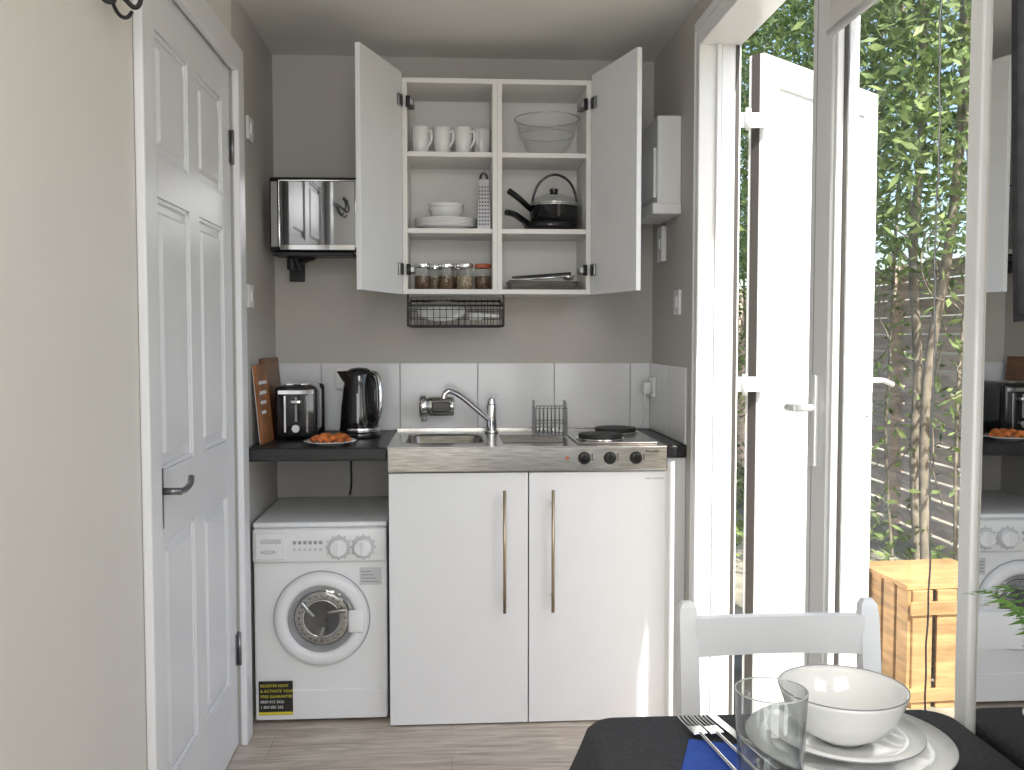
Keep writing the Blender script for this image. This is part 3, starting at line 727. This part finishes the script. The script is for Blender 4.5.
box('panel',s-0.002,L-s+0.002,0.012,0.045,lz0+0.119,lz1-s+0.001,M_upvc,M=LM)
box('weather_seal',L,L+0.006,0.01,0.05,lz0,lz1,M_mount,M=LM)
box('edge_seal',-0.004,0.0,0.015,0.045,lz0,lz1,M_mount,M=LM)
box('handle_plate',L-0.065,L-0.035,-0.01,0.0,1.05,1.27,M_upvc,0.004,M=LM)
tube('handle_lever',[tuple(LM@Vector(p)) for p in ((L-0.05,0,1.19),(L-0.05,-0.05,1.19),(L-0.02,-0.055,1.19),(L+0.06,-0.05,1.17))],0.010,M_upvc)
for k,z in enumerate((0.35,1.2,2.08)):
    cyl('hinge_%d'%k,(0.985,3.125,z-0.035),(0.985,3.125,z+0.035),0.009,M_upvc)
    box('hinge_flag_%d'%k,0.9575,1.06,3.140,3.150,z-0.025,z+0.025,M_upvc,0.002)
endgroup()
group('roller_blind',(XR-0.03,1.73,2.2))
box('cassette',XR-0.055,XR-0.017,1.48,1.97,2.30,2.36,M_blind,0.008,3)
box('fabric',XR-0.040,XR-0.038,1.50,1.96,1.99,2.305,M_blind)
cyl('bottom_bar',(XR-0.039,1.50,1.99),(XR-0.039,1.96,1.99),0.009,M_lgrey)
pts=[]
for i in range(62):
    z=2.30-i*0.028
    pts.append((XR-0.030+0.0012*math.sin(i*1.9),1.525+0.003*math.sin(i*0.5),z))
tube('bead_chain',pts,0.0016,M_pewter)
endgroup()

group('wall_mirror',(XR-0.01,0.8,1.2))
box('glass',XR-0.012,XR-0.0105,0.10,1.405,0.12,2.30,M_mirror)
box('backing',XR-0.0104,XR-0.0005,0.10,1.405,0.12,2.30,M_upvc)
endgroup()
group('curtain',(XR-0.06,1.2,1.85))
vs=[];fs=[];nx=36;nz=10
for j in range(nz+1):
    for i in range(nx+1):
        u=i/nx; w=j/nz
        y=1.298-0.30*u-0.035*(1-u)*w*w; z=2.38-(1.0-0.06*u)*w
        vs.append((XR-0.055+0.018*math.sin(u*math.pi*9),y,z))
for j in range(nz):
    for i in range(nx):
        a=j*(nx+1)+i; fs.append((a,a+1,a+nx+2,a+nx+1))
mesh_obj('fabric',vs,fs,M_curt,True,solid=0.003)
cyl('rod',(XR-0.055,0.9,2.39),(XR-0.055,1.33,2.39),0.010,M_dark)
box('rod_bracket',XR-0.055,XR-0.0125,1.31,1.325,2.38,2.40,M_dark)
endgroup()

# ================================================================ outdoors
box('garden_ground', XR+0.13, 7.0, -3.0, 12.0, -0.12, -0.04, M_ground)
def fence(nm, p0, p1, h):
    group(nm, ((p0[0]+p1[0])/2,(p0[1]+p1[1])/2,h/2))
    a=Vector((p0[0],p0[1],0)); b=Vector((p1[0],p1[1],0)); L=(b-a).length; d=(b-a).normalized(); n=Vector((-d.y,d.x,0))
    M=Matrix(((d.x,n.x,0,a.x),(d.y,n.y,0,a.y),(0,0,1,0),(0,0,0,1)))
    k=0; z=-0.04
    while z<h:
        T=M @ Matrix.Translation((0,0,z+0.06)) @ Matrix.Rotation(math.radians(-14),4,'X')
        box('board_%d'%k,0,L,-0.008,0.008,-0.055,0.055,M_fence,0.003,1,M=T); z+=0.118; k+=1
    q=0; x=0.0
    while x<=L:
        box('post_%d'%q,x-0.04,x+0.04,-0.03,0.07,-0.04,h+0.08,M_fence,0.004,1,M=M); x+=1.8; q+=1
    endgroup()
fence('garden_fence',(3.1,1.0),(3.1,9.7),1.78)
fence('garden_fence',(3.05,9.85),(0.96,9.85),1.78)

def leaves(nm, clusters, per, sig, size, mat, zmin=0.0):
    verts=[];faces=[]
    for (cx,cy,cz) in clusters:
        for _ in range(per):
            p=Vector((random.gauss(cx,sig),random.gauss(cy,sig),random.gauss(cz,sig)))
            if p.x<1.35 or p.x>3.6 or p.z<zmin: continue
            if p.z<1.9 and p.x>2.98: continue
            L=size*random.uniform(0.6,1.3); Wd=L*0.36
            d=Vector((random.uniform(-1,1),random.uniform(-1,1),random.uniform(-0.6,1.0))).normalized()
            s_=d.cross(Vector((random.uniform(-1,1),random.uniform(-1,1),random.uniform(-1,1)))).normalized()
            i=len(verts)
            verts+= [tuple(p),tuple(p+d*L*0.45+s_*Wd*0.5),tuple(p+d*L),tuple(p+d*L*0.45-s_*Wd*0.5)]
            faces.append((i,i+1,i+2,i+3))
    return mesh_obj(nm,verts,faces,mat)
group('shrub_hedge',(2.6,6,2))
cl=[]
for _ in range(400):
    cl.append((random.uniform(2.15,2.95),random.uniform(4.0,9.3),random.uniform(1.85,5.0)))
for _ in range(70):
    cl.append((random.uniform(1.3,3.0),random.uniform(8.6,9.4),random.uniform(0.2,5.0)))
leaves('foliage',cl,100,0.20,0.072,M_leaf)
cl=[(random.uniform(2.4,2.9),random.uniform(4.2,8.5),random.uniform(0.4,1.8)) for _ in range(60)]
leaves('low_foliage',cl,24,0.20,0.070,M_leaf)
br=[]
for k in range(12):
    x=random.uniform(2.35,2.85); y=random.uniform(4.2,8.8)
    pts=[(x,y,-0.04)]; 
    for j in range(1,8):
        x=min(2.95,x+random.uniform(-0.09,0.09)); y+=random.uniform(-0.14,0.14)
        pts.append((x,y,j*0.62))
    br.append(pts)
tube('stems',br,0.010,M_bark,res=2)
br=[]
for (x,y) in ((2.45,4.70),(2.5,4.85)):
    pts=[(x,y,-0.04)]
    for j in range(1,8):
        x=min(2.9,x+random.uniform(-0.06,0.08)); y+=random.uniform(-0.10,0.10)
        pts.append((x,y,j*0.6))
    br.append(pts)
tube('trunks',br,0.024,M_bark,res=3)
tw=[]
for k in range(120):
    x=random.uniform(2.25,2.85); y=random.uniform(4.2,8.8); z=random.uniform(0.2,4.5)
    pts=[(x,y,z)]
    for j in range(4):
        x=min(2.95,x+random.uniform(-0.12,0.10)); y+=random.uniform(-0.15,0.15); z+=random.uniform(0.02,0.2)
        pts.append((x,y,z))
    tw.append(pts)
tube('twigs',tw,0.0045,M_bark,res=1)
endgroup()
group('ground_ivy',(2.2,5,0))
cl=[(random.uniform(1.7,2.9),random.uniform(4.2,8.5),random.uniform(-0.02,0.12)) for _ in range(45)]
leaves('leaves',cl,50,0.12,0.07,M_leaf)
endgroup()

group('wooden_crate',(1.75,3.55,0.2))
CM=Matrix.Translation((1.90,3.62,-0.04)) @ Matrix.Rotation(math.radians(4),4,'Z')
hw=0.19; hh=0.47
for k,(x,y) in enumerate(((-hw,-hw),(hw-0.03,-hw),(-hw,hw-0.03),(hw-0.03,hw-0.03))):
    box('post_%d'%k,x,x+0.03,y,y+0.03,0,hh-0.018,M_wood,0.002,M=CM)
for k in range(4):
    xa=-hw+k*0.0975
    box('slat_front_%d'%k,xa,xa+0.078,-hw-0.014,-hw,0.0,hh-0.02,M_wood,0.002,M=CM)
    box('slat_side_%d'%k,-hw-0.014,-hw,xa,xa+0.078,0.0,hh-0.02,M_wood,0.002,M=CM)
    box('slat_back_%d'%k,xa,xa+0.078,hw,hw+0.014,0.0,hh-0.02,M_wood,0.002,M=CM)
    box('slat_right_%d'%k,hw,hw+0.014,xa,xa+0.078,0.0,hh-0.02,M_wood,0.002,M=CM)
    box('top_%d'%k,-hw-0.02,hw+0.02,xa-0.004,xa+0.088,hh-0.018,hh,M_wood,0.002,M=CM)
for k,z in enumerate((0.03,0.36)):
    box('rail_front_%d'%k,-hw-0.014,hw+0.014,-hw-0.026,-hw-0.0145,z,z+0.05,M_wood,0.002,M=CM)
endgroup()

# ================================================================ table, cloth, chair
TZ=0.75
group('dining_table',(0.5,1.0,0.4))
box('top',0.235,0.80,0.55,1.475,TZ-0.03,TZ-0.004,M_wood,0.004)
for k,(x,y) in enumerate(((0.26,0.6),(0.74,0.6),(0.26,1.40),(0.74,1.40))):
    box('leg_%d'%k,x,x+0.045,y,y+0.045,0,TZ-0.03,M_wood,0.003)
endgroup()
group('tablecloth',(0.5,1.0,TZ))
def clothring(off,z,amp):
    pts=rr(0.212-off*1.3,0.806+min(off,0.004),0.54-off,1.485+off*0.6,0.05+off,z,8)
    out=[];n=len(pts)
    for i in range(n):
        a=Vector(pts[i]);b=Vector(pts[(i+1)%n])
        m=14 if (i+1)%9==0 else 1
        for q in range(m): out.append(a.lerp(b,q/m))
    res=[]
    for i,p in enumerate(out):
        c=Vector((0.5,1.0,z)); dd=(p-c); dd.z=0; dd.normalize()
        if p.x<0.79: p=p+dd*amp*math.sin(i*0.9)
        res.append((p.x,p.y,p.z))
    return res
rings=[clothring(-0.04,TZ+0.001,0),clothring(-0.012,TZ+0.001,0),clothring(-0.003,TZ-0.0005,0),clothring(0.003,TZ-0.006,0),clothring(0.010,TZ-0.03,0.002),clothring(0.034,TZ-0.10,0.006),clothring(0.060,TZ-0.18,0.012),clothring(0.08,TZ-0.25,0.016)]
verts=[];faces=[];n=len(rings[0])
for rg in rings: verts+=rg
for j in range(len(rings)-1):
    for i in range(n):
        a=j*n+i;b=j*n+(i+1)%n
        faces.append((b,a,a+n,b+n))
faces.append(tuple(range(n)))
mesh_obj('cloth',verts,faces,M_cloth,True)
endgroup()

group('dining_chair',(0.62,1.6,0.45))
px0,px1,py=0.430,0.815,1.735
for nm,x in (('l',px0),('r',px1-0.034)):
    verts=[];faces=[]
    for (a,b,z,w,dp) in ((x+0.017,py-0.0,0.0,0.015,0.016),(x+0.017,py-0.012,0.44,0.018,0.018),(x+0.017,py,0.66,0.018,0.016),(x+0.017,py+0.018,0.825,0.0175,0.013),(x+0.017,py+0.021,0.848,0.0155,0.011),(x+0.017,py+0.022,0.858,0.009,0.007)):
        verts+=[(a-w,b-dp,z),(a+w,b-dp,z),(a+w,b+dp,z),(a-w,b+dp,z)]
    for j in range(5):
        for i in range(4):
            a=j*4+i;b=j*4+(i+1)%4; faces.append((a,b,b+4,a+4))
    faces.append((20,21,22,23)); faces.append((3,2,1,0))
    mesh_obj('back_post_'+nm,verts,faces,M_white)
def rail(nm,z0,z1,dip,yo,th=0.011):
    verts=[];faces=[];N=20
    for i in range(N+1):
        u=i/N; x=px0+0.03+(px1-px0-0.06)*u
        bow=0.02*math.sin(math.pi*u)
        sag=dip*math.sin(math.pi*u)
        y=py+yo+bow
        verts+=[(x,y-th,z0-sag*0.4),(x,y+th,z0-sag*0.4),(x,y+th,z1-sag),(x,y-th,z1-sag)]
    for i in range(N):
        for k in range(4):
            a=i*4+k;b=i*4+(k+1)%4; faces.append((a,b,b+4,a+4))
    mesh_obj(nm,verts,faces,M_white,False)
rail('top_rail',0.756,0.830,0.004,0.012)
rail('lower_rail',0.56,0.60,0.0,-0.004)
box('seat',px0-0.01,px1,1.30,1.745,0.435,0.46,M_white,0.008,3)
for nm,x in (('l',px0+0.01),('r',px1-0.045)):
    box('front_leg_'+nm,x,x+0.034,1.32,1.354,0,0.436,M_white,0.003)
    box('side_rail_'+nm,x+0.006,x+0.026,1.354,1.71,0.375,0.435,M_white,0.002)
box('front_rail',px0+0.04,px1-0.045,1.327,1.347,0.375,0.435,M_white,0.002)
box('stretcher',px0+0.03,px1-0.03,1.72,1.74,0.18,0.21,M_white,0.002)
endgroup()

bz=TZ+0.002
cxp,cyp=0.578,1.325
group('place_setting_plates',(cxp,cyp,bz))
lathe('dinner_plate',[(0.0005,0.004),(0.085,0.004),(0.09,0.0),(0.096,0.004),(0.11,0.012),(0.145,0.022),(0.146,0.025),(0.108,0.016),(0.09,0.008),(0.0005,0.008)],(cxp,cyp,bz),M_ceramic,64)
tube('plate_rim_line',ring((cxp,cyp,bz+0.0235),0.1455,64),0.0012,M_rim,cyclic=True)
lathe('side_plate',[(0.0005,0.004),(0.06,0.0),(0.068,0.004),(0.08,0.010),(0.108,0.018),(0.109,0.021),(0.08,0.014),(0.06,0.007),(0.0005,0.007)],(cxp-0.005,cyp,bz+0.016),M_ceramic,64)
tube('side_rim_line',ring((cxp-0.005,cyp,bz+0.0355),0.1085,64),0.0012,M_rim,cyclic=True)
endgroup()
group('soup_bowl',(cxp,cyp,bz+0.05))
lathe('bowl',[(0.0005,0.006),(0.03,0.004),(0.034,0.0),(0.038,0.004),(0.062,0.018),(0.080,0.042),(0.089,0.068),(0.091,0.075),(0.089,0.076),(0.086,0.070),(0.076,0.044),(0.055,0.024),(0.03,0.012),(0.0005,0.010)],(cxp-0.01,cyp,bz+0.024),M_ceramic,64)
tube('rim_line',ring((cxp-0.01,cyp,bz+0.100),0.0905,64),0.001,M_rim,cyclic=True)
endgroup()
group('drinking_glass',(0.416,1.19,bz))
lathe('tumbler',[(0.0005,0.0),(0.036,0.0),(0.039,0.003),(0.042,0.05),(0.0465,0.150),(0.0455,0.151),(0.0445,0.150),(0.040,0.05),(0.036,0.012),(0.0005,0.010)],(0.414,1.187,bz),M_tumb,48)
tube('rim',ring((0.414,1.187,bz+0.1505),0.0458,48),0.0010,M_glass,cyclic=True)
endgroup()
group('napkin',(0.39,1.37,bz))
NM=Matrix.Translation((0.374,1.300,bz)) @ Matrix.Rotation(math.radians(-20),4,'Z')
box('fold_a',-0.045,0.055,-0.10,0.075,0,0.002,M_napkin,0.0008,M=NM)
box('fold_b',-0.042,0.050,-0.098,0.070,0.002,0.004,M_napkin,0.0008,M=NM)
endgroup()
def fork(x,yrot):
    T=Matrix.Translation((x,1.375,bz+0.0045)) @ Matrix.Rotation(math.radians(yrot),4,'Z')
    group('table_fork',(x,1.375,bz))
    tube('stem',[tuple(T@Vector(p)) for p in ((0,-0.12,0.003),(0,-0.05,0.004),(0,0.01,0.006))],0.003,M_chrome)
    box('neck',-0.011,0.011,0.008,0.035,0.004,0.007,M_chrome,0.001,M=T)
    for k in range(4):
        xx=-0.0095+k*0.00633
        tube('tine_%d'%k,[tuple(T@Vector(p)) for p in ((xx,0.033,0.006),(xx,0.055,0.004),(xx,0.078,0.006))],0.0014,M_chrome)
    endgroup()
fork(0.376,8); fork(0.402,10)
group('table_knife',(0.41,1.37,bz))
T=Matrix.Translation((0.430,1.385,bz+0.0045)) @ Matrix.Rotation(math.radians(12),4,'Z')
box('handle',-0.005,0.005,-0.12,-0.02,0,0.005,M_chrome,0.002,M=T)
box('blade',-0.008,0.006,-0.02,0.085,0.001,0.0025,M_chrome,0.0006,M=T)
endgroup()

group('potted_fern',(0.745,1.02,TZ))
fx,fy=0.735,1.06
lathe('pot',[(0.0005,0.0),(0.035,0.0),(0.040,0.004),(0.050,0.15),(0.053,0.155),(0.047,0.155),(0.044,0.14),(0.0005,0.14)],(fx,fy,bz),M_terra,32)
lathe('soil',[(0.046,0.1415),(0.0005,0.145)],(fx,fy,bz),M_soil,24)
verts=[];faces=[]
for k in range(14):
    a=2*math.pi*k/14+0.2; R=random.uniform(0.09,0.125)
    if math.cos(a)>0.3: R=0.06
    for j in range(16):
        u=(j+1)/17
        r=R*u; z=bz+0.145+0.15*math.sin(u*2.0)
        c=Vector((fx+r*math.cos(a),fy+r*math.sin(a),z))
        for s_ in (-1,1):
            w=0.026*math.sin(math.pi*min(1,u*0.9+0.1))
            o=Vector((-math.sin(a)*s_,math.cos(a)*s_,-0.15)); f=Vector((math.cos(a),math.sin(a),0))
            i=len(verts)
            verts+=[tuple(c),tuple(c+o*w*0.5+f*0.006),tuple(c+o*w+f*0.012),tuple(c+o*w*0.5-f*0.004)]
            faces.append((i,i+1,i+2,i+3))
mesh_obj('fronds',verts,faces,M_fern)
endgroup()

# ================================================================ lights
group('ceiling_fill_fixture',(0.05,0.0,ZC-0.02))  # invented fixture, added to go with the fill light behind the camera
cyl('rim',(0.05,0.0,ZC-0.03),(0.05,0.0,ZC),0.20,M_upvc,seg=48)
endgroup()
def area(nm,loc,rot,sx,sy,e,col):
    l=bpy.data.lights.new(nm,'AREA'); l.shape='RECTANGLE'; l.size=sx; l.size_y=sy; l.energy=e; l.color=col
    o=bpy.data.objects.new(nm,l); o.location=loc; o.rotation_euler=rot; COL.objects.link(o); return o
area('ceiling_fill',(0.05,0.0,ZC-0.04),(math.radians(25),0,0),0.9,0.9,32,(1,0.98,0.95))  # added soft fill behind the camera, stands in for room daylight
area('rear_fill',(0.05,YR+0.03,1.45),(math.radians(90),0,0),1.2,1.4,23,(0.96,0.98,1.0))  # added fill in front of the closed rear wall, no window modelled
sl=bpy.data.lights.new('sun','SUN'); sl.energy=9.5; sl.angle=math.radians(0.6); sl.color=(1,0.96,0.88)
so=bpy.data.objects.new('sun',sl); COL.objects.link(so)
el=math.radians(50); az=Vector((-0.16,0.98,0)).normalized()
dv=Vector((az.x*math.cos(el),az.y*math.cos(el),-math.sin(el)))
so.rotation_euler=dv.to_track_quat('-Z','Y').to_euler(); so.location=(3,-3,6)

w=bpy.data.worlds.new('world'); scene.world=w; w.use_nodes=True
nt=w.node_tree; nt.nodes.clear()
o=nt.nodes.new('ShaderNodeOutputWorld'); bg=nt.nodes.new('ShaderNodeBackground'); sk=nt.nodes.new('ShaderNodeTexSky')
sk.sky_type='NISHITA'; sk.sun_disc=False; sk.sun_elevation=math.radians(50); sk.sun_rotation=math.radians(165)
sk.dust_density=2.5
bg.inputs[1].default_value=0.36
nt.links.new(sk.outputs[0],bg.inputs[0]); nt.links.new(bg.outputs[0],o.inputs[0])

scene.view_settings.view_transform='Standard'
scene.view_settings.look='None'
scene.view_settings.exposure=0.0

# ================================================================ camera
cam=bpy.data.cameras.new('camera'); cam.sensor_width=36; cam.lens=33.4; cam.clip_start=0.05
co=bpy.data.objects.new('camera',cam); COL.objects.link(co)
co.location=(0,0,CZ); co.rotation_euler=(math.radians(90-2.9),0,math.radians(-3.7))
scene.camera=co
